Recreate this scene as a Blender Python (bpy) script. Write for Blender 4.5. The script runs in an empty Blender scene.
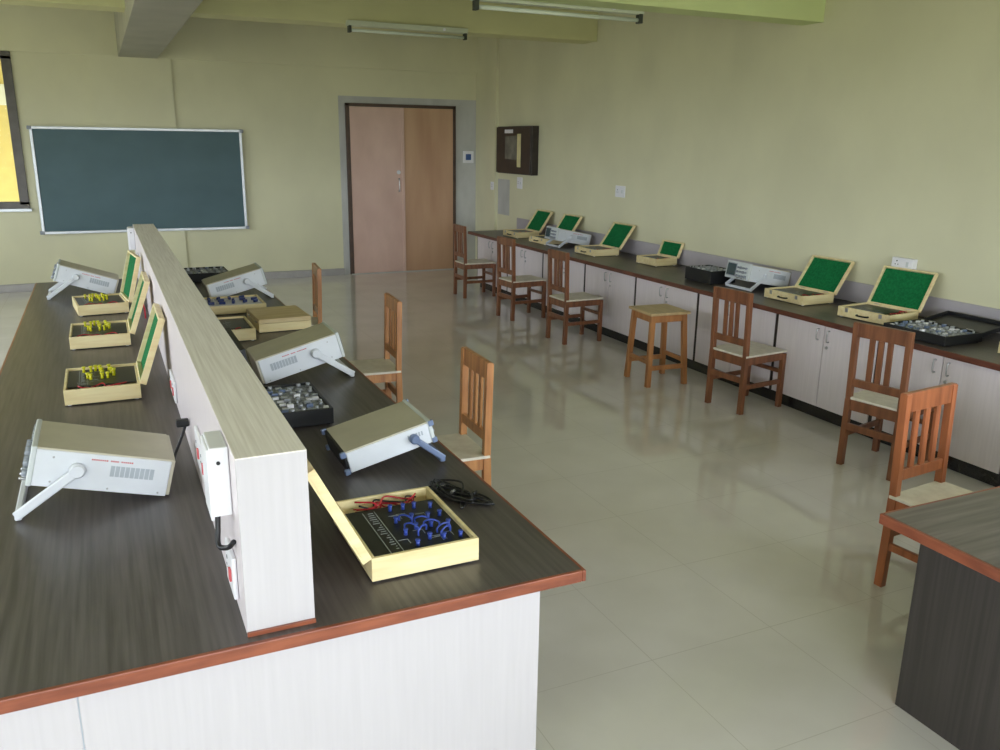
import bpy, bmesh, math, random
from mathutils import Vector, Matrix, Euler
random.seed(7)
R = math.radians
sc = bpy.context.scene
COL = sc.collection

# ------------------------------------------------------------------ camera
cam_d = bpy.data.cameras.new('camera'); cam = bpy.data.objects.new('camera', cam_d); COL.objects.link(cam)
cam_d.sensor_width = 36.0; cam_d.lens = 845.4 / 1000 * 36.0; cam_d.clip_start = 0.05; cam_d.clip_end = 100
right = Vector((0.90792088, -0.418937, 0.01309425)); up = Vector((0.09943671, 0.24563782, 0.9642481)); fwd = Vector((0.40717565, 0.87415894, -0.26467742))
cam.matrix_world = Matrix(((right.x, up.x, -fwd.x, 0), (right.y, up.y, -fwd.y, 0), (right.z, up.z, -fwd.z, 1.9698), (0, 0, 0, 1)))
sc.camera = cam
sc.view_settings.view_transform = 'Standard'; sc.view_settings.look = 'None'
sc.view_settings.gamma = 1.0; sc.view_settings.use_curve_mapping = False
sc.view_settings.exposure = 0.2
# ------------------------------------------------------------------ world + daylight through the windows
W = bpy.data.worlds.new('world'); sc.world = W; W.use_nodes = True
nt = W.node_tree; bg = nt.nodes['Background']
SKY = 11.0
tc = nt.nodes.new('ShaderNodeTexCoord'); sx = nt.nodes.new('ShaderNodeSeparateXYZ'); rp = nt.nodes.new('ShaderNodeValToRGB')
rp.color_ramp.elements[0].position = .48; rp.color_ramp.elements[0].color = (.24, .25, .20, 1)
rp.color_ramp.elements[1].position = .52; rp.color_ramp.elements[1].color = (.83, .90, 1.0, 1)
mr = nt.nodes.new('ShaderNodeMapRange'); mr.inputs['From Min'].default_value = -1; mr.inputs['From Max'].default_value = 1
nt.links.new(tc.outputs['Generated'], sx.inputs[0]); nt.links.new(sx.outputs['Z'], mr.inputs['Value'])
nt.links.new(mr.outputs[0], rp.inputs[0]); nt.links.new(rp.outputs[0], bg.inputs[0]); bg.inputs[1].default_value = SKY

def portal(loc, rot, sx, sy):
    l = bpy.data.lights.new('window_portal', 'AREA'); l.shape = 'RECTANGLE'; l.size = sx; l.size_y = sy; l.cycles.is_portal = True
    o = bpy.data.objects.new('window_portal', l); COL.objects.link(o); o.location = loc; o.rotation_euler = rot; return o

YF, YB, XW, XL, ZC = -5.0, 12.659, 5.471, -4.2, 3.62      # room shell
WZ0, WZ1 = 0.95, 2.92
REARW = [(-3.8, -1.2), (-0.8, 1.8), (2.2, 4.8)]            # windows behind the camera (x ranges)
LEFTW = [(-3.6, -1.6), (1.4, 2.8), (4.2, 5.8), (7.2, 8.8), (10.0, 10.8)]         # windows of the left wall (y ranges), last one added to brighten the back wall
RIGHTW_ADDED = [(-4.2, -2.2), (-1.4, 0.8)]                       # unseen right wall windows, added to light the near floor and desk
for a, b in REARW: portal(((a + b) / 2, YF - 0.01, (WZ0 + WZ1) / 2), (R(90), 0, 0), b - a, WZ1 - WZ0)
for a, b in RIGHTW_ADDED: portal((XW + 0.01, (a + b) / 2, (WZ0 + WZ1) / 2), (R(90), 0, R(90)), b - a, WZ1 - WZ0)
for a, b in LEFTW: portal((XL - 0.01, (a + b) / 2, (WZ0 + WZ1) / 2), (R(90), 0, R(-90)), b - a, WZ1 - WZ0)

# ------------------------------------------------------------------ materials
def s2l(c):
    return tuple(((v / 255) / 12.92 if v / 255 <= 0.04045 else ((v / 255 + 0.055) / 1.055) ** 2.4) for v in c) + (1,)
def mat(name, c, rough=.5, metal=0., var=0., vscale=(8, 8, 8), c2=None, spec=.5, bump=0., detail=4., lo=.35, hi=.65, world=False):
    m = bpy.data.materials.new(name); m.use_nodes = True; nt = m.node_tree; b = nt.nodes['Principled BSDF']
    b.inputs['Roughness'].default_value = rough; b.inputs['Metallic'].default_value = metal
    b.inputs['Specular IOR Level'].default_value = spec
    tc = nt.nodes.new('ShaderNodeTexCoord'); mp = nt.nodes.new('ShaderNodeMapping'); nz = nt.nodes.new('ShaderNodeTexNoise')
    mp.inputs['Scale'].default_value = vscale; nz.inputs['Detail'].default_value = detail; nz.inputs['Scale'].default_value = 1.0
    nt.links.new(tc.outputs['Object'], mp.inputs[0]); nt.links.new(mp.outputs[0], nz.inputs['Vector'])
    rp = nt.nodes.new('ShaderNodeValToRGB'); a = s2l(c)
    if c2 is None: d = s2l([max(0, v * (1 - var)) for v in c])
    else: d = s2l(c2)
    rp.color_ramp.elements[0].position = lo; rp.color_ramp.elements[1].position = hi
    rp.color_ramp.elements[0].color = d; rp.color_ramp.elements[1].color = a
    nt.links.new(nz.outputs[0], rp.inputs[0]); nt.links.new(rp.outputs[0], b.inputs['Base Color'])
    if bump:
        bp = nt.nodes.new('ShaderNodeBump'); bp.inputs['Strength'].default_value = bump; bp.inputs['Distance'].default_value = .01
        nt.links.new(nz.outputs[0], bp.inputs['Height']); nt.links.new(bp.outputs[0], b.inputs['Normal'])
    return m
M = {}
M['wall'] = mat('wall_paint', (222, 219, 186), .62, var=.04, vscale=(1.3, 1.3, 1.0), bump=.05, detail=6)
M['beam'] = mat('beam_paint', (216, 228, 164), .65, var=.04, vscale=(1.3, 1.3, 1.3))
M['beam2'] = mat('olive_cream_beam_paint', (218, 216, 164), .65, var=.04, vscale=(1.3, 1.3, 1.3))
M['greybeam'] = mat('bare_plaster_beam', (178, 176, 160), .7, var=.06, vscale=(2, 2, 2))
M['ceil'] = mat('ceiling_paint', (212, 212, 190), .7, var=.03)
M['putty'] = mat('grey_plaster', (196, 196, 192), .75, var=.08, vscale=(4, 4, 2))
M['tile'] = mat('lilac_grey_tile', (184, 178, 184), .3, var=.05, vscale=(3, 3, 3))
M['skirt'] = mat('skirting_tile', (170, 166, 164), .3, var=.05)
def floor_mat():
    m = mat('floor_tile', (222, 218, 213), .075, c2=(214, 210, 204), vscale=(2.2, 2.2, 2.2), spec=.75)
    nt = m.node_tree; b = nt.nodes['Principled BSDF']; rp = [n for n in nt.nodes if n.type == 'VALTORGB'][0]
    tc = [n for n in nt.nodes if n.type == 'TEX_COORD'][0]
    br = nt.nodes.new('ShaderNodeTexBrick'); br.offset = 0; br.squash = 1
    br.inputs['Scale'].default_value = 1; br.inputs['Brick Width'].default_value = .6; br.inputs['Row Height'].default_value = .6
    br.inputs['Mortar Size'].default_value = .002; br.inputs['Mortar Smooth'].default_value = .3
    br.inputs['Mortar'].default_value = s2l((200, 195, 188))
    nt.links.new(tc.outputs['Object'], br.inputs['Vector'])
    nt.links.new(rp.outputs[0], br.inputs['Color1']); nt.links.new(rp.outputs[0], br.inputs['Color2'])
    nt.links.new(br.outputs['Color'], b.inputs['Base Color'])
    return m
M['floor'] = floor_mat()
M['darklam'] = mat('dark_grained_laminate', (92, 86, 84), .36, c2=(66, 61, 59), vscale=(70, 2.5, 20), detail=6, lo=.3, hi=.7, spec=.6)
M['desklam'] = mat('grey_grained_laminate', (112, 106, 102), .34, c2=(78, 73, 70), vscale=(3, 45, 20), detail=6, lo=.3, hi=.7, spec=.6)
M['darkpanel'] = mat('dark_grained_panel', (66, 61, 58), .4, c2=(50, 46, 44), vscale=(14, 60, 1.5), detail=6, lo=.3, hi=.7)
M['edge'] = mat('red_brown_edging', (146, 82, 56), .35, c2=(118, 62, 42), vscale=(6, 6, 30))
M['edge2'] = mat('dark_brown_edging', (112, 66, 50), .35, c2=(90, 50, 38), vscale=(6, 6, 30))
M['whitelam'] = mat('white_grained_laminate', (192, 188, 190), .4, c2=(187, 183, 185), vscale=(70, 70, 3), detail=5, lo=.3, hi=.7)
M['caplam'] = mat('beige_grained_laminate', (246, 240, 232), .42, c2=(222, 214, 204), vscale=(120, 2.5, 10), detail=6, lo=.3, hi=.7)
M['cablam'] = mat('off_white_laminate', (226, 217, 220), .38, c2=(220, 211, 214), vscale=(60, 60, 3))
M['gap'] = mat('dark_gap', (48, 38, 34), .6, var=.2)
M['kick'] = mat('black_skirting_granite', (38, 36, 36), .25, var=.3, vscale=(40, 40, 40))
M['wood'] = mat('varnished_brown_wood', (140, 90, 60), .32, c2=(104, 64, 42), vscale=(25, 25, 3), detail=6, lo=.3, hi=.7)
M['wood2'] = mat('varnished_orange_wood', (202, 146, 94), .32, c2=(158, 104, 64), vscale=(25, 25, 3), detail=6, lo=.3, hi=.7)
M['wood4'] = mat('varnished_red_orange_wood', (176, 106, 66), .3, c2=(134, 76, 44), vscale=(25, 25, 3), detail=6, lo=.3, hi=.7)
M['wood3'] = mat('pale_stool_wood', (184, 128, 78), .4, c2=(152, 100, 58), vscale=(20, 20, 3), detail=6, lo=.3, hi=.7)
M['stooltop'] = mat('stool_top_wood', (196, 172, 128), .4, c2=(176, 150, 108), vscale=(20, 3, 3), detail=6)
M['seat'] = mat('cream_seat_laminate', (226, 220, 204), .4, c2=(212, 205, 188), vscale=(20, 20, 5))
M['pine'] = mat('pale_pine', (240, 226, 178), .45, c2=(222, 200, 146), vscale=(4, 30, 30), detail=6, lo=.3, hi=.7)
M['tanpine'] = mat('tan_pine', (214, 194, 150), .5, c2=(196, 172, 126), vscale=(4, 30, 30), detail=6)  # darker, tanner version of the pine, for the case lid
M['green'] = mat('green_felt', (22, 118, 66), .85, c2=(14, 98, 54), vscale=(60, 60, 60), spec=.2)
M['black'] = mat('black_panel', (30, 30, 33), .35, var=.2, vscale=(20, 20, 20))
M['blackcase'] = mat('black_case_plastic', (26, 27, 29), .45, var=.2)
M['cable'] = mat('black_cable', (24, 24, 27), .4, var=.2)
M['print'] = mat('white_print', (170, 176, 180), .6, var=.1)
M['yellow'] = mat('yellow_terminal', (222, 216, 30), .3, var=.08)
M['blue'] = mat('blue_terminal', (52, 76, 168), .3, var=.1)
M['red'] = mat('red_wire', (190, 36, 52), .4, var=.15)
M['steel'] = mat('steel', (190, 190, 192), .28, metal=.85, var=.1)
M['scopew'] = mat('pale_grey_enamel', (222, 226, 232), .4, var=.03)
M['scopetop'] = mat('beige_grey_enamel', (196, 190, 170), .45, var=.04)
M['scopefront'] = mat('instrument_face', (206, 212, 212), .4, var=.04)
M['vent'] = mat('grey_vent', (176, 184, 192), .5, var=.05)
M['bluegrey'] = mat('blue_grey_plastic', (112, 128, 160), .4, var=.06)
M['screen'] = mat('crt_screen', (40, 66, 78), .15, var=.1)
M['knob'] = mat('knob_grey', (150, 156, 164), .4, var=.1)
M['redprint'] = mat('red_print', (206, 96, 100), .5, var=.05)
M['plastic'] = mat('white_plastic', (236, 236, 240), .35, var=.02)
M['silver'] = mat('component_silver', (188, 192, 200), .35, metal=.4, var=.2)
M['comp'] = mat('component_mixed', (168, 174, 184), .5, c2=(84, 88, 96), vscale=(60, 60, 60))
M['whiteboardkit'] = mat('white_kit_panel', (216, 214, 218), .4, var=.04)
M['bluedeep'] = mat('deep_blue_module', (40, 58, 120), .4, var=.2)
M['chalk'] = mat('green_chalkboard', (72, 100, 108), .5, c2=(64, 92, 98), vscale=(2, 2, 3), detail=8, lo=.3, hi=.75)
M['alu'] = mat('aluminium', (200, 204, 208), .35, metal=.6, var=.05)
M['winframe'] = mat('dark_window_frame', (92, 88, 84), .4, metal=.4, var=.1)
M['doorL'] = mat('plywood_with_glare', (222, 190, 176), .35, c2=(206, 172, 158), vscale=(3, 3, 1.4), detail=8, lo=.3, hi=.7)  # left leaf: glare is put into its paler, pinker colour
M['doorR'] = mat('tan_plywood_door', (202, 164, 132), .4, c2=(186, 146, 116), vscale=(5, 5, .8), detail=8, lo=.3, hi=.7)
M['doorframe'] = mat('dark_door_frame', (86, 66, 54), .45, var=.15)
M['brown'] = mat('dark_brown_cabinet', (56, 46, 38), .35, var=.2)
M['paper'] = mat('cream_paper', (222, 212, 160), .6, var=.05)
M['glassish'] = mat('cabinet_glass', (120, 122, 112), .08, var=.2, vscale=(6, 6, 6))
M['tubeglass'] = mat('tube_glass', (214, 222, 206), .2, var=.02)
M['batten'] = mat('tube_batten', (206, 212, 188), .35, var=.03)
M['cap'] = mat('tube_holder', (52, 58, 48), .5, var=.1)
M['yellowwall'] = mat('yellow_exterior_paint', (190, 172, 108), .8, var=.04)
M['extwhite'] = mat('white_exterior_band', (200, 200, 190), .8, var=.03)
M['bluesticker'] = mat('blue_sticker', (60, 92, 150), .5, var=.05)
def glass():
    m = bpy.data.materials.new('window_glass'); m.use_nodes = True; b = m.node_tree.nodes['Principled BSDF']
    b.inputs['Base Color'].default_value = (1, 1, 1, 1); b.inputs['Roughness'].default_value = 0.02
    b.inputs['Transmission Weight'].default_value = 1; b.inputs['IOR'].default_value = 1.05
    return m
M['glass'] = glass()

# ------------------------------------------------------------------ mesh helpers
class MB:
    def __init__(s): s.bm = bmesh.new()
    def _add(s, verts, faces):
        vs = [s.bm.verts.new(v) for v in verts]; fs = []
        for f in faces: fs.append(s.bm.faces.new([vs[i] for i in f]))
        return vs, fs
    def box(s, x0, x1, y0, y1, z0, z1, bev=0., mx=None, seg=2):
        t = bmesh.new()
        bmesh.ops.create_cube(t, size=1)
        for v in t.verts: v.co = Vector(((x0 + x1) / 2 + v.co.x * (x1 - x0), (y0 + y1) / 2 + v.co.y * (y1 - y0), (z0 + z1) / 2 + v.co.z * (z1 - z0)))
        if bev > 0: bmesh.ops.bevel(t, geom=t.edges[:], offset=bev, segments=seg, affect='EDGES', profile=.5)
        if mx is not None: t.transform(mx)
        s._merge(t); return s
    def _merge(s, t):
        t.verts.index_update(); vs = [s.bm.verts.new(v.co) for v in t.verts]
        for f in t.faces:
            try:
                nf = s.bm.faces.new([vs[v.index] for v in f.verts]); nf.smooth = f.smooth
            except ValueError: pass
        t.free()
    def cyl(s, c, r, h, axis='Z', n=16, r2=None, mx=None, bev=0.):
        t = bmesh.new()
        bmesh.ops.create_cone(t, cap_ends=True, segments=n, radius1=r, radius2=r if r2 is None else r2, depth=h)
        for f in t.faces: f.smooth = len(f.verts) == 4
        if bev: bmesh.ops.bevel(t, geom=[e for e in t.edges if len([f for f in e.link_faces if len(f.verts) > 4]) == 1], offset=bev, segments=2, affect='EDGES')
        if axis == 'X': t.transform(Matrix.Rotation(R(90), 4, 'Y'))
        if axis == 'Y': t.transform(Matrix.Rotation(R(90), 4, 'X'))
        t.transform(Matrix.Translation(c))
        if mx is not None: t.transform(mx)
        s._merge(t); return s
    def bar(s, a, b, w, d, ref=(0, 0, 1), bev=.002, w2=None):
        a = Vector(a); b = Vector(b); z = (b - a).normalized(); x = Vector(ref).cross(z)
        if x.length < 1e-4: x = Vector((1, 0, 0))
        x.normalize(); y = z.cross(x); L = (b - a).length
        m = Matrix(((x.x, y.x, z.x, a.x), (x.y, y.y, z.y, a.y), (x.z, y.z, z.z, a.z), (0, 0, 0, 1)))
        return s.box(-w / 2, w / 2, -d / 2, d / 2, 0, L, bev, m)
    def tube(s, pts, r, n=8):
        pts = [Vector(p) for p in pts]; rings = []
        px = None
        for i, p in enumerate(pts):
            d = (pts[min(i + 1, len(pts) - 1)] - pts[max(i - 1, 0)]).normalized()
            if px is None: px = d.orthogonal().normalized()
            px = (px - d * px.dot(d)); px = px.normalized() if px.length > 1e-6 else d.orthogonal().normalized()
            q = d.cross(px)
            rings.append([s.bm.verts.new(p + r * (math.cos(2 * math.pi * k / n) * px + math.sin(2 * math.pi * k / n) * q)) for k in range(n)])
        for i in range(len(rings) - 1):
            for k in range(n):
                f = s.bm.faces.new((rings[i][k], rings[i][(k + 1) % n], rings[i + 1][(k + 1) % n], rings[i + 1][k])); f.smooth = True
        s.bm.faces.new(rings[0][::-1]); s.bm.faces.new(rings[-1]); return s
    def build(s, name, m, parent=None, loc=None, rot=None):
        bmesh.ops.recalc_face_normals(s.bm, faces=s.bm.faces[:])
        me = bpy.data.meshes.new(name); s.bm.to_mesh(me); s.bm.free(); me.materials.append(M[m] if isinstance(m, str) else m)
        o = bpy.data.objects.new(name, me); COL.objects.link(o)
        if parent is not None: o.parent = parent
        if loc is not None: o.location = loc
        if rot is not None: o.rotation_euler = rot
        return o
def spline(ctrl, n=8):
    c = [Vector(p) for p in ctrl]; c = [c[0]] + c + [c[-1]]; out = []
    for i in range(1, len(c) - 2):
        for k in range(n):
            t = k / n; p0, p1, p2, p3 = c[i - 1], c[i], c[i + 1], c[i + 2]
            out.append(.5 * ((2 * p1) + (-p0 + p2) * t + (2 * p0 - 5 * p1 + 4 * p2 - p3) * t * t + (-p0 + 3 * p1 - 3 * p2 + p3) * t ** 3))
    out.append(c[-2]); return out
def tag(o, label, cat, group=None):
    o['label'] = label; o['category'] = cat
    if group: o['group'] = group
    elif 'group' in o: del o['group']
    return o
def thing(name, label, cat, loc, rz=0, group=None):
    o = bpy.data.objects.new(name, None); COL.objects.link(o); o.empty_display_size = .1
    o.location = loc; o.rotation_euler = (0, 0, R(rz)); return tag(o, label, cat, group)
def struct(o): o['kind'] = 'structure'; return o
def copy_tree(o, loc, rz, label, group=None, cat=None):
    c = _copy(o, None); c.location = loc; c.rotation_euler = (0, 0, R(rz)); return tag(c, label, cat or o['category'], group)
def _copy(o, parent):
    c = o.copy(); COL.objects.link(c); c.parent = parent
    for ch in list(o.children): _copy(ch, c)
    return c

# ================================================================== SETTING
struct(MB().box(XL - .2, XW + .2, YF - .2, YB + .2, -.1, 0).build('floor', 'floor'))
struct(MB().box(XL - .2, XW + .2, YF - .2, YB + .2, ZC, ZC + .15).build('ceiling', 'ceil'))
def wall_with_holes(name, axis, pos, lo, hi, holes, z0, z1, sgn):
    b = MB(); t = (pos, pos + .2 * sgn) if sgn > 0 else (pos - .2, pos)
    def bx(a, c, zz0, zz1):
        if axis == 'Y': b.box(a, c, t[0], t[1], zz0, zz1)
        else: b.box(t[0], t[1], a, c, zz0, zz1)
    cur = lo
    for a, c in holes:
        bx(cur, a, 0, ZC); bx(a, c, 0, z0); bx(a, c, z1, ZC); cur = c
    bx(cur, hi, 0, ZC)
    return struct(b.build(name, 'wall'))
wall_with_holes('wall_back', 'Y', YB, XL, XW, [(-2.75, -.93)], 1.12, 2.93, 1)
wall_with_holes('wall_front', 'Y', YF, XL, XW, REARW, WZ0, WZ1, -1)
wall_with_holes('wall_left', 'X', XL, YF, YB, LEFTW, WZ0, WZ1, -1)
wall_with_holes('wall_right', 'X', XW, YF, YB, RIGHTW_ADDED, WZ0, WZ1, 1)
# windows behind the camera, on the left and the unseen ones added on the right
n = 2
for a, b in REARW:
    f = MB(); z0, z1 = WZ0, WZ1
    f.box(a, b, YF - .13, YF - .07, z0, z0 + .05).box(a, b, YF - .13, YF - .07, z1 - .05, z1).box(a, a + .05, YF - .13, YF - .07, z0, z1).box(b - .05, b, YF - .13, YF - .07, z0, z1).box((a + b) / 2 - .03, (a + b) / 2 + .03, YF - .13, YF - .07, z0, z1)
    struct(f.build('window_%d' % n, 'winframe')); n += 1
for a, b in LEFTW:
    f = MB(); z0, z1 = WZ0, WZ1
    f.box(XL - .13, XL - .07, a, b, z0, z0 + .05).box(XL - .13, XL - .07, a, b, z1 - .05, z1).box(XL - .13, XL - .07, a, a + .05, z0, z1).box(XL - .13, XL - .07, b - .05, b, z0, z1).box(XL - .13, XL - .07, (a + b) / 2 - .03, (a + b) / 2 + .03, z0, z1)
    struct(f.build('window_%d' % n, 'winframe')); n += 1
for a, b in RIGHTW_ADDED:
    f = MB(); z0, z1 = WZ0, WZ1
    f.box(XW + .07, XW + .13, a, b, z0, z0 + .05).box(XW + .07, XW + .13, a, b, z1 - .05, z1).box(XW + .07, XW + .13, a, a + .05, z0, z1).box(XW + .07, XW + .13, b - .05, b, z0, z1).box(XW + .07, XW + .13, (a + b) / 2 - .03, (a + b) / 2 + .03, z0, z1)
    struct(f.build('window_%d' % n, 'winframe')); n += 1
# back-left window looking onto the yellow outer wall
f = MB(); a, b, z0, z1 = -2.75, -.93, 1.12, 2.93
for q in ((a - .06, b + .08, z0 - .05, z0 + .04), (a - .06, b + .08, z1 - .04, z1 + .05), (a - .06, a + .04, z0, z1), (b - .03, b + .08, z0, z1), ((a + b) / 2 - .03, (a + b) / 2 + .03, z0, z1)):
    f.box(q[0], q[1], YB - .035, YB + .06, q[2], q[3], .004)
w1 = struct(f.build('window_1', 'winframe'))
MB().box(a + .03, b - .03, YB + .03, YB + .036, z0 + .03, z1 - .03).build('window_pane', 'glass', w1)
MB().box(a - .08, b + .1, YB - .06, YB + .02, z0 - .085, z0 - .045, .004).build('window_sill', 'alu', w1)
ew = tag(MB().box(-6, 2.5, YB + 2.6, YB + 2.8, -1, 5).build('exterior_wall', 'yellowwall'), 'yellow painted outer wall seen through the window left of the chalkboard', 'wall')
MB().box(-6, 2.5, YB + 2.56, YB + 2.6, 2.42, 2.72).build('painted_band', 'extwhite', ew)
tag(MB().box(-6, 2.5, YB + .2, YB + 2.6, 3.3, 3.45).build('added_shade_slab', 'ceil'), 'unseen slab added outside the back window to shade the outer wall', 'light blocker')  # unseen slab, added to keep sky light off the outer wall
# pilasters, beams
struct(MB().box(.009, 1.011, YB - .035, YB, 0, ZC).build('trim_1', 'wall'))
struct(MB().box(XW - .05, XW, 11.92, YB, 0, ZC).build('trim_2', 'wall'))
struct(MB().box(XL, XW, YB - .05, YB, 2.985, ZC).build('trim_3', 'wall'))
struct(MB().box(.376, .849, 9.2, YB, 2.98, ZC, .006).box(.376, .849, YF, 9.2, 2.98, ZC, .006).build('trim_4', 'greybeam'))
struct(MB().box(XL, XW, 9.17, 9.5, 3.135, ZC).build('trim_5', 'beam2'))
struct(MB().box(XL, XW, 5.61, 5.85, 2.95, ZC).build('trim_6', 'beam'))
struct(MB().box(XL, XW, 1.6, 1.9, 3.1, ZC).build('trim_7', 'beam'))
# skirting and splash tiles
struct(MB().box(XL, 3.251, YB - .045, YB - .0, 0, .1, .003).build('baseboard_back', 'skirt'))
struct(MB().box(XW - .02, XW, YF, 11.2, .765, .925, .003).build('trim_8', 'tile'))
# grey plaster around the door
struct(MB().box(3.25, 3.344, YB - .006, YB, .0, 2.505).box(5.076, 5.42, YB - .006, YB, 0, 2.505).box(3.25, 5.42, YB - .006, YB, 2.506, 2.6).build('trim_9', 'putty'))
# door
f = MB(); f.box(3.345, 3.405, YB - .03, YB + .05, 0, 2.5, .004).box(5.03, 5.075, YB - .03, YB + .05, 0, 2.5, .004).box(3.345, 5.075, YB - .03, YB + .05, 2.46, 2.505, .004)
d1 = struct(f.build('door_1', 'doorframe'))
l1 = MB().box(3.405, 4.22, YB - .022, YB + .012, .012, 2.458, .003).build('door_leaf', 'doorL', d1); l1['label'] = 'left door leaf with glare painted into its pinkish colour'
l2 = MB().box(4.225, 5.03, YB - .018, YB + .012, .012, 2.458, .003).build('door_leaf', 'doorR', d1); l2['label'] = 'tan right door leaf'
MB().box(4.19, 4.235, YB - .034, YB - .02, .012, 2.458, .003).build('door_astragal', 'doorL', l1)
MB().tube(spline([(4.14, YB - .022, 1.42), (4.14, YB - .06, 1.41), (4.14, YB - .06, 1.25), (4.14, YB - .022, 1.24)]), .009).build('door_handle', 'steel', l1)
MB().cyl((4.14, YB - .03, 1.52), .03, .02, 'Y', 20, bev=.004).build('door_lock', 'plastic', l1)
struct(MB().box(3.36, 5.06, YB - .06, YB + .0, 0, .012).build('trim_10', 'putty'))

# chalkboard
t = thing('chalkboard', 'green chalkboard in an aluminium frame on the back wall', 'chalkboard', (.554, YB - .04, .74))
BW, BH = 2.60, 1.36
MB().box(-BW / 2 + .02, BW / 2 - .02, -.025, 0, .02, BH - .02).build('writing_surface', 'chalk', t)
f = MB()
for q in ((-BW / 2, BW / 2, 0, .035), (-BW / 2, BW / 2, BH - .035, BH), (-BW / 2, -BW / 2 + .035, 0, BH), (BW / 2 - .035, BW / 2, 0, BH)): f.box(q[0], q[1], -.04, .003, q[2], q[3], .004)
f.build('frame', 'alu', t)
for sx in (-1, 1):
    for zz in (0, BH - .04):
        MB().box(sx * BW / 2 - .025, sx * BW / 2 + .025, -.044, .004, zz - .004, zz + .044, .006).build('corner_cap', 'knob', t)

# tube lights
def tube_light(name, label, loc, L, group):
    t = thing(name, label, 'ceiling light', loc, 0, group)
    MB().box(-L / 2, L / 2, -.035, .035, -.055, 0, .006).build('batten', 'batten', t)
    MB().cyl((0, -.01, -.095), .015, L - .08, 'X', 14).build('glass_tube', 'tubeglass', t)
    for s in (-1, 1):
        MB().box(s * (L / 2 - .028) - .016, s * (L / 2 - .028) + .016, -.036, .02, -.118, -.05, .004).build('tube_holder', 'cap', t)
    MB().cyl((L / 2 - .28, -.036, -.03), .014, .03, 'Y', 12).build('starter', 'plastic', t)
    return t
tube_light('tube_light', 'nearer tube light batten fixed under the front ceiling beam', (3.2, 5.9, 2.985), 1.42, 'unlit fluorescent tube lights on the beams')
tube_light('tube_light', 'farther tube light batten on the beam towards the chalkboard wall', (3.13, 9.13, 3.165), 1.34, 'unlit fluorescent tube lights on the beams')
struct(MB().box(2.4, 4.0, 5.85, 5.94, 2.985, ZC).build('trim_11', 'beam'))

# ================================================================== ISLAND BENCH
H = .76; IX0, IX1, IY0, IY1 = -.586, 1.189, 1.93, 8.208
t = thing('island_worktop', 'long dark grained worktop of the island bench with red brown edge', 'worktop', (0, IY0, H - .035))
MB().box(IX0 + .012, IX1 - .012, .012, IY1 - IY0 - .012, 0, .035).build('top_board', 'darklam', t)
f = MB(); L = IY1 - IY0
f.box(IX0 + .0135, IX1 - .0135, 0, .014, -.002, .0345, .003).box(IX0 + .0135, IX1 - .0135, L - .014, L, -.002, .0345, .003).box(IX0, IX0 + .014, 0, L, -.002, .0345, .003).box(IX1 - .014, IX1, 0, L, -.002, .0345, .003)
f.build('edge_band', 'edge', t)
t = thing('island_cabinet', 'white laminated base of the island bench below the dark worktop', 'bench base', (0, IY0, 0))
PX1 = 1.052
MB().box(-.45, PX1 - .02, .06, L - .06, .08, H - .036).build('carcass', 'whitelam', t)
MB().box(-.166, PX1, .028, .058, 0, H - .036, .002).build('front_panel', 'whitelam', t)
MB().box(-.45, -.169, .028, .058, 0, H - .036, .002).build('front_panel', 'whitelam', t)
MB().box(-.1695, -.1655, .031, .056, 0, H - .037).build('panel_joint', 'vent', t)
MB().box(PX1 - .02, PX1, .06, L - .04, 0, H - .036, .002).build('side_panel', 'whitelam', t)
MB().box(-.43, PX1 - .05, .08, L - .08, 0, .08).build('plinth', 'kick', t)
# divider
DX0, DX1, DY0, DY1, DZ = .2255, .3964, 1.972, 8.19, 1.237
t = thing('bench_divider', 'tall cream boxed divider running along the middle of the island worktop', 'divider', (DX0, DY0, H))
w, L2, h = DX1 - DX0, DY1 - DY0, DZ - H
MB().box(0, .004, .004, L2, 0, h - .004, .001).box(w - .004, w, .004, L2, 0, h - .004, .001).build('side_panel', 'cablam', t)
MB().box(.004, w - .004, .004, L2 - .002, 0, h - .01).build('core', 'cablam', t)
MB().box(0, w, -.001, .004, 0.0, h - .003, .001).build('end_panel', 'whitelam', t)
MB().box(0, w, -.001, L2, h - .0035, h, .001).build('top_cap', 'caplam', t)
MB().box(-.001, w + .001, -.008, -.001, 0, .012, .001).build('bottom_lip', 'edge', t)

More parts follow.
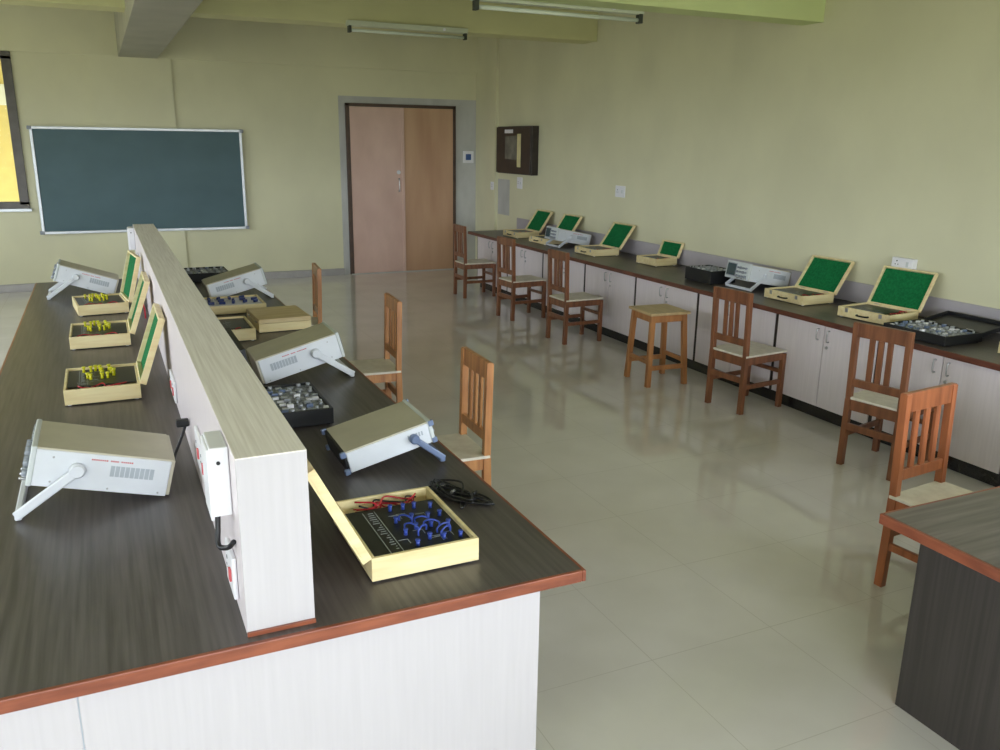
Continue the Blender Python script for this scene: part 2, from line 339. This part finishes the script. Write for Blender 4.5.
# ================================================================== RIGHT COUNTER
CX0, CY0, CY1 = 4.6615, .6, 11.15
t = thing('wall_worktop', 'long narrow dark worktop running along the right wall', 'worktop', (CX0, CY0, H - .035))
MB().box(.012, XW - CX0 - .001, 0, CY1 - CY0, 0, .035).build('top_board', 'darklam', t)
MB().box(0, .014, 0, CY1 - CY0, -.004, .0345, .003).build('edge_band', 'edge2', t)
unit = None; pitch = .9855; y = 4.97 - 4 * pitch; k = 0
FX = CX0 + .03
where = ['behind the desk in the right foreground', 'behind the chair tucked in at the desk', 'behind the chair with the rotated back', 'between the two nearest wall side chairs', 'behind the lone chair beside the stool',
         'behind the wooden stool', 'left of the wooden stool', 'behind the third chair from the door', 'between the second and third chairs from the door', 'behind the second chair from the door', 'nearest the door']
while y < CY1 - .5:
    y0 = y; y1 = y + pitch
    lab = 'off-white base cabinet ' + where[min(k, 10)]
    if unit is None:
        t = thing('base_cabinet', lab, 'cabinet', (FX, y0, 0), 0, 'base cabinets under the wall worktop')
        P = pitch; dep = XW - FX - .005
        MB().box(.024, dep, .008, P - .008, .1, H - .036).build('carcass', 'cablam', t)
        MB().box(.004, .05, 0.0, .014, .1, H - .037).build('side_edge', 'gap', t); MB().box(.004, .05, P - .014, P, .1, H - .037).build('side_edge', 'gap', t)
        MB().box(.05, dep, 0, P, 0, .1).build('plinth', 'kick', t)
        MB().box(.012, .024, .014, P - .014, .1, H - .037).build('face_gap', 'gap', t)
        for s in (0, 1):
            a0, a1 = (.018, P / 2 - .0035) if s == 0 else (P / 2 + .0035, P - .018)
            d = MB().box(0, .018, a0, a1, .104, H - .04, .002).build('door', 'cablam', t)
            yy = P / 2 + (-.05 if s == 0 else .05)
            MB().tube(spline([(0, yy, H - .075), (-.022, yy, H - .08), (-.022, yy, H - .15), (0, yy, H - .155)], 5), .005, 8).build('handle', 'steel', d)
            if s == 0: MB().cyl((-.004, yy + .012, H - .2), .011, .012, 'X', 14, bev=.002).build('lock', 'steel', d)
        unit = t
    else:
        copy_tree(unit, (FX, y0, 0), 0, lab, 'base cabinets under the wall worktop')
    y += pitch; k += 1

# ================================================================== RIGHT FOREGROUND DESK
t = thing('laboratory_desk', 'grey topped desk with dark side panel in the right foreground corner', 'desk', (2.321, 1.877, 0))
DW, DD = 2.0, 1.3
MB().box(.012, DW, -DD, -.012, H - .035, H).build('top_board', 'desklam', t)
MB().box(0, .014, -DD, 0, H - .038, H - .0005, .003).box(.0135, DW, -.014, 0, H - .038, H - .0005, .003).build('edge_band', 'edge', t)
MB().box(.14, .165, -DD + .02, -.066, 0, H - .038, .002).build('side_panel', 'darkpanel', t)
MB().box(.165, DW - .1, -.09, -.066, 0, H - .038, .002).build('back_panel', 'darkpanel', t)
MB().box(.165, DW - .1, -DD + .04, -.09, .0, H - .04).build('carcass', 'darkpanel', t)

# ================================================================== CHAIRS
def make_chair(label, loc, rz, wood='wood', group=None, name='wooden_chair', slats=3, gap=.058):
    t = thing(name, label, 'chair', loc, rz, group)
    hw, sd, sh, bh = .19, .212, .44, .93
    for s in (-1, 1):   # rear posts: splayed leg below, raked back above
        f = MB(); y = s * (hw - .02)
        f.bar((-sd + .006, y, 0), (-sd + .015, y, sh), .036, .040, (1, 0, 0)).bar((-sd + .015, y, sh - .01), (-sd + .002, y, bh), .034, .036, (1, 0, 0))
        f.build('back_post', wood, t)
        MB().bar((sd, y, 0), (sd, y, sh - .01), .036, .036, (1, 0, 0)).build('front_leg', wood, t)
    MB().box(-sd + .0, sd + .02, -hw - .0, hw + .0, sh, sh + .016, .004).build('seat', 'seat', t)
    MB().box(sd - .012, sd + .012, -hw + .04, hw - .04, sh - .06, sh).build('front_rail', wood, t)
    MB().box(-sd + .005, -sd + .025, -hw + .04, hw - .04, sh - .07, sh - .002).build('rear_rail', wood, t)
    for s in (-1, 1):
        y = s * (hw - .02)
        MB().box(-sd + .03, sd - .015, y - .012, y + .012, sh - .06, sh, .002).build('side_rail', wood, t)
        MB().box(-sd + .015, sd - .015, y - .010, y + .010, .19, .225, .002).build('stretcher', wood, t)
    MB().box(sd - .01, sd + .01, -hw + .03, hw - .03, .27, .3, .002).build('stretcher', wood, t)
    MB().box(-sd - .005, -sd + .015, -hw + .03, hw - .03, .24, .285, .002).build('stretcher', wood, t)
    def bx(z): return -sd + .015 - .013 * (z - sh) / (bh - sh)
    z0, z1 = bh - .085, bh
    f = MB(); f.bar((bx(z0), 0, z0), (bx(z1), 0, z1 + .004), 2 * hw - .04 + .03, .026, (1, 0, 0)); f.build('top_rail', wood, t)
    z0, z1 = .525, .575
    f = MB(); f.bar((bx(z0), 0, z0), (bx(z1), 0, z1), 2 * hw - .06, .024, (1, 0, 0)); f.build('lower_rail', wood, t)
    for k in range(slats):
        y = (k - (slats - 1) / 2) * gap
        MB().bar((bx(.57), y, .57), (bx(bh - .08), y, bh - .08), .034, .014, (1, 0, 0), .0015).build('slat', wood, t)
    return t
G1, G2 = 'brown wooden chairs along the wall worktop', 'orange wooden chairs at the island bench'
c0 = make_chair('brown slatted wooden chair between the stool and the two nearest wall side chairs', (4.44, 4.985, 0), 6, 'wood', G1)
copy_tree(c0, (4.398, 3.59, 0), 12, 'brown wooden chair standing directly behind the desk chair, facing the wall worktop', G1)
copy_tree(c0, (4.33, 7.50, 0), 2, 'brown wooden chair just left of the wooden stool', G1)
copy_tree(c0, (4.34, 8.77, 0), 4, 'brown wooden chair second from the door along the wall worktop', G1)
copy_tree(c0, (4.40, 10.3, 0), 0, 'brown wooden chair nearest the door at the far end of the wall worktop', G1)
ci = make_chair('orange wooden chair nearest the camera at the island', (1.44, 3.83, 0), 178, 'wood2', G2, gap=.07)
copy_tree(ci, (1.55, 5.56, 0), 176, 'orange wooden chair at the island, middle of the three', G2)
copy_tree(ci, (1.41, 7.26, 0), 174, 'orange wooden chair at the far end of the island, seen edge on', G2)
make_chair('orange wooden chair tucked in at the desk in the right foreground', (3.315, 2.285, 0), -84, 'wood4', None, gap=.078)

# stool
t = thing('wooden_stool', 'square pale wooden stool without back between the wall side chairs', 'stool', (4.21, 5.85, 0), -4)
SH = .63
MB().box(-.19, .19, -.19, .19, SH - .022, SH, .004).build('seat', 'stooltop', t)
for sx in (-1, 1):
    for sy in (-1, 1):
        MB().bar((sx * .178, sy * .178, 0), (sx * .15, sy * .15, SH - .022), .04, .04, (1, 0, 0)).build('leg', 'wood3', t)
for s in (-1, 1):
    MB().box(-.14, .14, s * .15 - .011, s * .15 + .011, SH - .085, SH - .022, .002).build('apron', 'wood3', t)
    MB().box(s * .15 - .011, s * .15 + .011, -.14, .14, SH - .085, SH - .022, .002).build('apron', 'wood3', t)
    MB().box(-.155, .155, s * .171 - .010, s * .171 + .010, .14, .18, .002).build('stretcher', 'wood3', t)
    MB().box(s * .169 - .010, s * .169 + .010, -.155, .155, .19, .225, .002).build('stretcher', 'wood3', t)

# ================================================================== TRAINER KITS (wooden boxes with a hinged lid)
def make_kit(label, loc, rz, style='yellow', w=.33, d=.43, h=.072, lean=.147, lid=.33, wires='-y', group=None, handle=True, seed=1, name='trainer_kit', wood='pine', lining='green', cat='electronics kit', lip=.03):
    rnd = random.Random(seed)
    t = thing(name, label, cat, (loc[0], loc[1], loc[2] + .006), rz, group)
    th = .012; x0, x1, y0, y1 = -w / 2, w / 2, -d / 2, d / 2
    f = MB()
    f.box(x0, x1, y0, y0 + th, 0, h, .0015).box(x0, x1, y1 - th, y1, 0, h, .0015).box(x0, x0 + th, y0 + th, y1 - th, 0, h, .0015).box(x1 - th, x1, y0 + th, y1 - th, 0, h, .0015)
    f.box(x0 + .002, x1 - .002, y0 + .002, y1 - .002, 0, .008)
    f.build('tray', wood, t)
    for sx in (-1, 1):
        for sy in (-1, 1): MB().cyl((sx * (w / 2 - .02), sy * (d / 2 - .02), -.003), .009, .006, n=12).build('foot', 'plastic' if wood != 'blackcase' else 'cable', t)
    # panel leaves a wire compartment on one side
    comp = .085 if style != 'blue' else .07
    py0, py1 = (y0 + th + comp, y1 - th) if wires == '-y' else (y0 + th, y1 - th - comp)
    if style in ('full', 'silver'): py0, py1 = y0 + th, y1 - th
    pz = h - .012
    pm = {'yellow': 'black', 'blue': 'black', 'white': 'whiteboardkit', 'silver': 'comp', 'full': 'black', 'dark': 'black'}[style]
    p = MB().box(x0 + th + .001, x1 - th - .001, py0, py1, pz - .004, pz, .001).build('panel', pm, t)
    if style in ('yellow', 'blue', 'dark', 'white'):
        f = MB()
        cx = x0 + .07 if style != 'blue' else x1 - .10
        for k in range(18):
            yy = py0 + .03 + k * (py1 - py0 - .06) / 18
            f.box(cx, cx + .004 + rnd.random() * .02, yy, yy + .004, pz, pz + .0006)
        f.box(cx - .008, cx - .006, py0 + .02, py1 - .02, pz, pz + .0006).box(cx + .03, cx + .032, py0 + .02, py1 - .02, pz, pz + .0006)
        for k in range(10):
            xx = x0 + .05 + rnd.random() * .14; yy = py0 + .04 + rnd.random() * (py1 - py0 - .1)
            f.box(xx, xx + .03, yy, yy + .0018, pz, pz + .0006).box(xx, xx + .0018, yy, yy + .03, pz, pz + .0006)
        f.build('panel_print', 'print', p)
    if style == 'yellow':
        spots = [(.1, .82), (.24, .82), (.33, .86), (.42, .84), (.60, .84), (.45, .68), (.64, .66), (.70, .56), (.18, .42), (.24, .34), (.47, .5), (.46, .36), (.57, .36), (.69, .48)]
        for u, v in spots:
            xx = x0 + .06 + u * (w - .1); yy = py0 + v * (py1 - py0)
            MB().cyl((xx, yy, pz + .012), .0075, .024, n=10, r2=.006).cyl((xx, yy, pz + .027), .0095, .008, n=10).build('terminal', 'yellow', p)
    if style == 'blue':
        for k in range(16):
            c = k % 4; r_ = k // 4
            xx = x0 + .045 + c * .045 + rnd.uniform(-.008, .008); yy = py0 + .05 + r_ * (py1 - py0 - .1) / 3 + rnd.uniform(-.015, .015)
            MB().cyl((xx, yy, pz + .008), .006, .016, n=10).cyl((xx, yy, pz + .018), .0075, .005, n=10).build('terminal', 'blue', p)
        for k in range(7):
            xx = x0 + .05 + rnd.random() * .13; yy = py0 + .05 + rnd.random() * (py1 - py0 - .12); a = rnd.uniform(0, 6.28)
            x2, y2 = xx + .045 * math.cos(a), yy + .045 * math.sin(a)
            MB().tube(spline([(xx, yy, pz + .004), (xx, yy, pz + .02), ((xx + x2) / 2, (yy + y2) / 2, pz + .028), (x2, y2, pz + .02), (x2, y2, pz + .004)], 5), .003, 6).build('jumper_wire', 'blue', p)
    if style in ('silver', 'full'):
        for k in range(56):
            c = k % 7; r_ = k // 7
            xx = x0 + .03 + c * (w - .06) / 6 + rnd.uniform(-.012, .012); yy = py0 + .03 + r_ * (py1 - py0 - .06) / 7 + rnd.uniform(-.012, .012)
            if rnd.random() < .5: MB().cyl((xx, yy, pz + .008), rnd.uniform(.006, .012), .016, n=10).build('component', 'silver', p)
            else: MB().box(xx - .014, xx + .014, yy - .009, yy + .009, pz, pz + rnd.uniform(.006, .018), .001).build('component', rnd.choice(['silver', 'plastic', 'bluegrey', 'silver']), p)
    if style == 'white':
        for k in range(14):
            c = k % 5; r_ = k // 5
            xx = x0 + .05 + c * (w - .1) / 4 + rnd.uniform(-.01, .01); yy = py0 + .05 + r_ * (py1 - py0 - .1) / 2 + rnd.uniform(-.015, .015)
            a = rnd.uniform(0, 3.1); MB().box(-.022, .022, -.008, .008, 0, .02, .002, Matrix.Translation((xx, yy, pz)) @ Matrix.Rotation(a, 4, 'Z')).build('module', 'bluedeep', p)
    # patch wires in the compartment
    if style in ('yellow', 'blue', 'dark'):
        cy = (y0 + th + comp / 2) if wires == '-y' else (y1 - th - comp / 2)
        for k in range(5):
            pts = []; n_ = 7; ph = rnd.random() * 6
            for j in range(n_):
                u = j / (n_ - 1)
                pts.append((x0 + .05 + (w - .12) * u + .012 * math.sin(ph + j * 2), cy + .022 * math.sin(ph * 2 + j * 1.9 + k), .034 + .006 * k + .014 * abs(math.sin(j * 1.3 + k))))
            MB().tube(spline(pts, 5), .003, 6).build('patch_wire', 'red' if k != 3 else 'cable', t)
    if handle:
        MB().tube(spline([(x0, -.045, h * .42), (x0 - .02, -.04, h * .42), (x0 - .022, 0, h * .40), (x0 - .02, .04, h * .42), (x0, .045, h * .42)], 5), .006, 8).build('carry_handle', 'cable', t)
        for s in (-1, 1): MB().box(x0 - .004, x0 + .001, s * .14 - .012, s * .14 + .012, h - .035, h - .005, .001).build('latch', 'steel', t)
    if lid:
        # lid local frame: hinge along +x edge, lid rises from z=h and leans towards +x
        ang = math.asin(min(.999, lean / lid)); zax = Vector((math.sin(ang), 0, math.cos(ang))); nx = Vector((math.cos(ang), 0, -math.sin(ang)))
        mx = Matrix(((nx.x, 0, zax.x, x1 - .002), (0, 1, 0, 0), (nx.z, 0, zax.z, h), (0, 0, 0, 1)))
        rim = lip; f = MB()
        f.box(rim - .006, rim, y0, y1, 0, lid, .001, mx)
        f.box(0, rim - .006, y0, y0 + th, 0, lid, .001, mx).box(0, rim - .006, y1 - th, y1, 0, lid, .001, mx)
        f.box(0, rim - .006, y0 + th, y1 - th, 0, th, .001, mx).box(0, rim - .006, y0 + th, y1 - th, lid - th, lid, .001, mx)
        lo = f.build('lid', wood, t)
        if lining: MB().box(rim - .0085, rim - .006, y0 + th, y1 - th, th, lid - th, 0, mx).build('lid_lining', lining, lo)
        for s in (-1, 1): MB().cyl((x1 + .002, s * d * .3, h), .005, .05, 'Y', 8).build('hinge', 'steel', t)
    return t
GL = 'open kits with yellow terminals on the left of the island'
make_kit('open pine kit with yellow terminals and green lid, nearest of the three on the island', (-.085, 4.46, H), 0, 'yellow', group=GL, seed=2, lean=.112, handle=False)
make_kit('open pine kit with yellow terminals and green lid, middle of the three on the island', (-.09, 5.65, H), 0, 'yellow', group=GL, seed=3, lean=.112, handle=False)
make_kit('open pine kit with yellow terminals and green lid, farthest of the three on the island', (-.085, 6.72, H), 6, 'yellow', group=GL, seed=4, lean=.085, handle=False)
make_kit('open pine kit with blue terminals on black panel at the near end', (.751, 2.316, H), 180.5, 'blue', wires='-y', seed=5, lean=.15, handle=False)
GR = 'open wooden kits with green lids along the wall worktop'
make_kit('open pine kit with green lid at the wall worktop end nearest the door', (5.07, 10.28, H), 0, 'dark', group=GR, seed=11, lean=.18, lid=.32)
make_kit('open pine kit with green lid directly behind the farther oscilloscope on the wall worktop', (5.07, 9.50, H), 0, 'dark', group=GR, seed=12, lean=.18, lid=.32)
make_kit('open pine kit with green lid just right of the farther wall side oscilloscope', (5.07, 8.32, H), 0, 'dark', group=GR, seed=13, lean=.185, lid=.32)
make_kit('smaller open pine kit with low green lid, above the wooden stool', (5.235, 7.38, H), 2, 'dark', w=.27, d=.34, h=.075, lid=.165, lean=.06, group=GR, seed=14, handle=False)
make_kit('open pine kit with green lid just right of the nearer wall side oscilloscope', (5.09, 5.175, H), 1, 'dark', group=GR, seed=15, lean=.168, lid=.305)
make_kit('open wooden kit with green lid leaning below the white wall socket', (5.075, 4.365, H), 6, 'dark', group=GR, seed=16, lean=.15, lid=.31)
make_kit('pine kit at the right edge of the picture on the wall worktop', (5.07, 3.08, H), 0, 'dark', group=GR, seed=17, lean=.17, lid=.32)
make_kit('open pine kit with dark panel and red leads close against the island divider', (.625, 5.52, H), 0, 'dark', w=.33, d=.43, lid=0, seed=21, handle=False)
t = make_kit('white panelled kit with dark blue modules on the island', (.80, 6.40, H), 0, 'white', w=.42, d=.40, h=.06, lid=0, seed=22, handle=False)
# closed wooden box
t = thing('wooden_case', 'closed tan wooden case on the island behind the middle oscilloscope', 'case', (1.005, 5.72, H + .004), 2)
MB().box(-.17, .17, -.21, .21, 0, .055, .002).build('tray', 'pine', t)
MB().box(-.17, .17, -.21, .21, .057, .085, .002).build('lid', 'tanpine', t)
for s in (-1, 1): MB().cyl((-.171, s * .12, .056), .004, .05, 'Y', 8).build('hinge', 'steel', t)
for s in (-1, 1): MB().box(.169, .173, s * .12 - .012, s * .12 + .012, .04, .07, .001).build('latch', 'steel', t)
# black cases with components
make_kit('open black case full of silvery components on the island, behind the blue handled instrument', (.675, 3.755, H), 180, 'silver', w=.32, d=.46, h=.07, lid=.3, lean=.04, wood='blackcase', lining='black', name='component_case', cat='case', seed=31, handle=False)
make_kit('open black case of components at the far end of the island by the divider', (.76, 7.93, H), 180, 'silver', w=.40, d=.40, h=.075, lid=0, wood='blackcase', lining='black', name='component_case', cat='case', seed=32, handle=False)
make_kit('black case with raised sides left of the nearer oscilloscope on the wall worktop', (5.04, 6.25, H), 0, 'silver', w=.28, d=.38, h=.115, lid=0, lean=.0, wood='blackcase', lining='black', name='component_case', cat='case', seed=33, handle=False)
make_kit('black tray of silvery components with flat open lid on the wall worktop', (4.92, 3.78, H), 0, 'silver', w=.35, d=.48, h=.06, lid=.28, lean=.277, wood='blackcase', lining='black', name='component_case', cat='case', seed=34, handle=False)

# ================================================================== OSCILLOSCOPES
def make_scope(label, loc, rz, tilt, L=.43, W=.30, HH=.134, kind='scope', group=None, name='oscilloscope', cat='oscilloscope', hl=.22, piv=(.29, .07)):
    t = thing(name, label, cat, loc, rz, group); th = R(tilt); rot = (0, th, 0)
    st = 'scopew'
    # tilted shell: u-shaped side and base plus a darker, beiger top cover
    MB().box(-L + .012, -.012, -W / 2, W / 2, 0.0, HH - .006, .004).build('case', 'scopew', t, rot=rot)
    MB().box(-L + .010, -.010, -W / 2 + .003, W / 2 - .003, HH - .008, HH, .003).build('top_cover', 'scopetop', t, rot=rot)
    fr = MB().box(-L - .004, -L + .014, -W / 2 - .003, W / 2 + .003, -.002, HH + .003, .005).build('front_bezel', 'scopefront', t, rot=rot)
    rp = MB().box(-.014, 0, -W / 2 + .004, W / 2 - .004, .004, HH - .002, .004).build('rear_panel', 'scopetop' if kind == 'scope' else 'blackcase', t, rot=rot)
    xf = -L - .004
    if kind == 'scope':
        MB().box(xf - .004, xf + .001, W / 2 - .135, W / 2 - .012, .018, HH - .012, .003).build('screen_surround', 'knob', fr)
        MB().box(xf - .006, xf - .003, W / 2 - .128, W / 2 - .020, .026, HH - .020, .002).build('screen', 'screen', fr)
        for r_ in range(3):
            for c in range(4):
                rr = .009 if (r_ + c) % 3 else .012
                MB().cyl((xf - .008, W / 2 - .155 - c * .035, .028 + r_ * .036), rr, .018, 'X', 14, bev=.0015).build('knob', 'knob', fr)
        for c in range(3): MB().cyl((xf - .01, -W / 2 + .03 + c * .045, .012), .0055, .022, 'X', 12).build('socket', 'steel', fr)
    else:
        MB().box(xf - .003, xf + .001, .02, W / 2 - .02, HH - .045, HH - .015, .001).build('display', 'screen', fr)
        for c in range(6): MB().cyl((xf - .006, -W / 2 + .03 + c * .045, .03), .009, .014, 'X', 12).build('knob', 'knob', fr)
        for sx in (0, 1):
            for sy in (-1, 1):
                for zz in (0, HH - .018):
                    xx = -L if sx else 0
                    MB().box(xx - .011, xx + .011, sy * W / 2 - .013 * (1 if sy > 0 else .4), sy * W / 2 + .013 * (.4 if sy > 0 else 1), zz - .003, zz + .020, .004).build('corner_bumper', 'bluegrey', t, rot=rot)
    # side vents, print and screws on both sides
    for s in (-1, 1):
        y_ = s * W / 2
        f = MB()
        for k in range(9 if kind == 'scope' else 6):
            f.box(-.20 + k * .0155 if kind == 'scope' else -L + .04 + k * .011, -.20 + k * .0155 + .013 if kind == 'scope' else -L + .04 + k * .011 + .006, y_ - .001, y_ + .001, HH * .42 if kind == 'scope' else HH * .5, HH * .70, 0)
        f.build('side_vent', 'vent', t, rot=rot)
        if kind == 'scope':
            f = MB()
            for k in range(20):
                if k in (8, 13): continue
                f.box(-.262 + k * .0065, -.262 + k * .0065 + .0045, y_ - .0008, y_ + .0008, HH * .80, HH * .80 + .005)
            f.build('side_print', 'redprint', t, rot=rot)
            for xx, zz in ((-.375, .105), (-.375, .02), (-.2, .012), (-.04, .012)):
                MB().cyl((xx, y_, zz), .0035, .003, 'Y', 8).build('screw', 'steel', t, rot=rot)
    # tilt handle in the bench frame
    px = -piv[0] * math.cos(th) + piv[1] * math.sin(th); pz = piv[0] * math.sin(th) + piv[1] * math.cos(th)
    rB = .019
    fx = px - math.sqrt(max(.0001, hl * hl - (pz - rB) ** 2)); fz = rB
    hm = 'scopew' if kind == 'scope' else 'bluegrey'
    hd = MB()
    for s in (-1, 1):
        y_ = s * (W / 2 + .014)
        hd.bar((px, y_, pz), (fx, y_, fz), .026 if kind == 'scope' else .024, .012, (0, 1, 0) if False else (0, 0, 1), .004) if False else None
        dr = Vector((fx - px, 0, fz - pz)).normalized(); nn = Vector((-dr.z, 0, dr.x)); ln = Vector((fx - px, 0, fz - pz)).length
        m = Matrix(((dr.x, 0, nn.x, px), (0, 1, 0, y_), (dr.z, 0, nn.z, pz), (0, 0, 0, 1)))
        hd.box(-.006, ln + .008, -.006, .006, -.016 if kind == 'scope' else -.012, .016 if kind == 'scope' else .012, .005, m)
    dr = Vector((fx - px, 0, fz - pz)).normalized()
    hd.box(fx - .010, fx + .012, -W / 2 - .019, W / 2 + .019, 0.001, .024, .005)
    h = hd.build('tilt_handle', hm, t)
    for s in (-1, 1): MB().cyl((px, s * (W / 2 + .012), pz), .025 if kind == 'scope' else .019, .026, 'Y', 20, bev=.005).build('pivot_hub', hm, h)
    for s in (-1, 1): MB().cyl((-.025, s * (W / 2 - .04), -.0), .010, .004, n=12).build('foot', 'cable', t, rot=rot)
    return t
GO = 'pale oscilloscopes propped on their handles'
Z = H + .003
s0 = make_scope('large pale oscilloscope nearest the camera on the left of the island', (.11, 3.11, Z), 0, 14.8, L=.44, group=GO, hl=.226, piv=(.30, .07))
make_scope('pale oscilloscope at the far left end of the island behind the kits', (.02, 7.42, Z), 0, 19, L=.44, group=GO, hl=.25, piv=(.30, .07))
copy_tree(s0, (.655, 4.41, Z), 180, 'pale oscilloscope in the middle of the island right of the divider', GO)
copy_tree(s0, (.69, 6.91, Z), 180, 'pale oscilloscope at the far right end of the island beyond the closed case', GO)
s1 = make_scope('nearer pale oscilloscope on the wall worktop, between black case and green lidded kit', (5.43, 5.80, Z), 0, 11, L=.475, HH=.145, group='oscilloscopes on the wall worktop', hl=.19)
copy_tree(s1, (5.36, 9.11, Z), 0, 'farther pale oscilloscope on the wall worktop, in front of a green lid', 'oscilloscopes on the wall worktop')
make_scope('flat pale function generator with blue grey corners and blue tilt handle on the island', (.735, 3.055, Z + .006), 180, 13.5, L=.355, W=.30, HH=.088, kind='gen', name='function_generator', cat='function generator', hl=.145, piv=(.275, .045))

# ================================================================== SMALL THINGS
# tangle of black leads
pts = []; rr = random.Random(5)
for k in range(42):
    a = k * 1.35; pts.append((.055 * math.cos(a) * rr.uniform(.4, 1.25), .13 * math.sin(a * .83) * rr.uniform(.4, 1.15), .006 + .028 * abs(math.sin(k * .9)) * rr.random()))
t = thing('lead_bundle', 'tangle of black test leads on the island beside the kit with blue terminals', 'cable', (1.035, 2.57, H), 20)
MB().tube(spline(pts, 6), .0042, 7).build('cable', 'cable', t)
for k in range(3):
    a = k * 2.1; MB().tube([(.03 * math.cos(a), -.05 + .06 * k, .02), (.03 * math.cos(a) + .035, -.05 + .06 * k + .02, .014)], .006, 8).build('probe_clip', 'steel' if k else 'cable', t)

def plate(name, label, loc, rz, w, h, n=2, group=None, box=.012, red=False, cat='socket'):
    # wall plate facing local -y
    t = thing(name, label, cat, loc, rz, group)
    MB().box(-w / 2, w / 2, -box, 0, 0, h, .004).build('plate', 'plastic', t)
    for k in range(n):
        xx = -w / 2 + (k + .5) * w / n
        if k % 2 == 0:
            for dx, dz, r_ in ((0, .018, .006), (-.012, -.008, .004), (.012, -.008, .004)):
                MB().cyl((xx + dx, -box, h / 2 + dz), r_, .002, 'Y', 10).build('pin_hole', 'cable', t)
        else:
            MB().box(xx - .010, xx + .010, -box - .006, -box + .001, h / 2 - .018, h / 2 + .018, .002).build('switch', 'redprint' if red else 'scopefront', t)
    return t
GS = 'socket plates on the left face of the divider'
rzl = -90   # facing -x
plate('socket_plate', 'white socket plate low on the divider, nearest the camera under the power box', (DX0 - .001, 2.16, .80), rzl, .14, .12, 2, GS, red=True)
plate('socket_plate', 'white socket plate on the divider just beyond the white power box', (DX0 - .001, 2.82, .88), rzl, .30, .13, 4, GS, red=True)
plate('socket_plate', 'white socket plate on the divider beside the nearest green lidded kit', (DX0 - .001, 4.1, .80), rzl, .26, .10, 4, GS, red=True)
plate('socket_plate', 'white socket plate on the divider behind the farthest green lidded kit', (DX0 - .001, 7.3, .95), rzl, .26, .13, 4, GS, red=True)
def power_box(label, y, group):
    t = thing('power_box', label, 'power box', (DX0 - .001, y, 1.045), 0, group)
    MB().box(-.046, 0, 0, .14, 0, .185, .004).build('housing', 'plastic', t)
    MB().box(-.052, -.044, .006, .134, -.012, .18, .003).build('cover', 'plastic', t)
    MB().cyl((-.026, -.001, .145), .005, .004, 'Y', 10).build('screw', 'cable', t)
    return t
power_box('white power box high on the divider left face at its near end', 2.085, 'white power boxes on the divider')
power_box('white power box at the far end of the divider in front of the chalkboard', 7.92, 'white power boxes on the divider')
t = thing('mains_lead', 'short black cord hanging below the near white power box', 'cord', (DX0 - .03, 2.15, .95))
MB().tube(spline([(0, 0, .095), (-.005, -.01, .04), (-.008, -.03, .0), (.012, -.06, .005), (.024, -.085, .03)], 6), .007, 8).build('cable', 'cable', t)
t = thing('mains_lead', 'black plug and cord running from the nearest oscilloscope to the divider', 'cord', (DX0 - .03, 3.34, .80))
MB().tube(spline([(-.06, -.10, .03), (-.045, -.06, -.02), (-.03, 0, -.01), (.0, .02, .05), (.018, .02, .10)], 8), .006, 8).build('cable', 'cable', t)
MB().box(-.02, .028, .005, .035, .085, .115, .006).build('plug', 'cable', t)
t = thing('power_plug', 'red plug on the divider beyond the nearest green lid', 'plug', (DX0 - .001, 6.2, 1.0))
MB().box(-.045, 0, -.025, .025, -.03, .03, .008).build('plug_body', 'redprint', t)
MB().tube(spline([(-.03, 0, -.03), (-.04, .0, -.09), (-.03, .03, -.18), (-.03, .04, -.233)], 6), .005, 8).build('cable', 'red', t)

plate('wall_socket', 'white double socket on the right wall above the third green lid', (XW - .001, 8.5, 1.38), -90, .20, .13, 2, 'white sockets on the right wall')
plate('wall_socket', 'white socket box on the right wall above the nearest green lid', (XW - .001, 4.5, 1.09), -90, .19, .085, 2, 'white sockets on the right wall', box=.05)
plate('wall_socket', 'small white socket directly under the black wall cabinet', (XW - .001, 11.15, 1.34), -90, .16, .16, 2, 'white sockets on the right wall')
plate('wall_socket', 'small socket on the whitened wall patch left of the far green lid', (XW - .051, 12.0, 1.28), -90, .10, .12, 1, 'white sockets on the right wall')
struct(MB().box(XW - .004, XW, 11.5, 11.9, .93, 1.45).build('trim_12', 'putty'))
t = thing('wall_switch', 'white switch plate with blue centre beside the door', 'switch', (5.29, YB - .007, 1.66))
MB().box(-.09, .09, -.012, 0, 0, .18, .004).build('plate', 'plastic', t); MB().box(-.045, .045, -.015, -.011, .045, .135, .002).build('switch', 'bluesticker', t)
# wall cabinet
t = thing('wall_cabinet', 'dark brown wall cabinet with small glass window high on the right wall', 'cabinet', (XW - .001, 10.60, 1.545))
MB().box(-.10, 0, 0, 1.12, 0, .655, .004).build('body', 'brown', t)
d = MB().box(-.125, -.102, .01, 1.11, .01, .645, .004).build('door', 'brown', t)
MB().box(-.128, -.1245, .40, .80, .20, .52, .001).build('window', 'glassish', d)
MB().box(-.133, -.126, .29, .40, .10, .55, .002).build('paper_strip', 'paper', d)
MB().box(-.130, -.125, .55, .82, .56, .61, .001).build('name_plate', 'plastic', d)
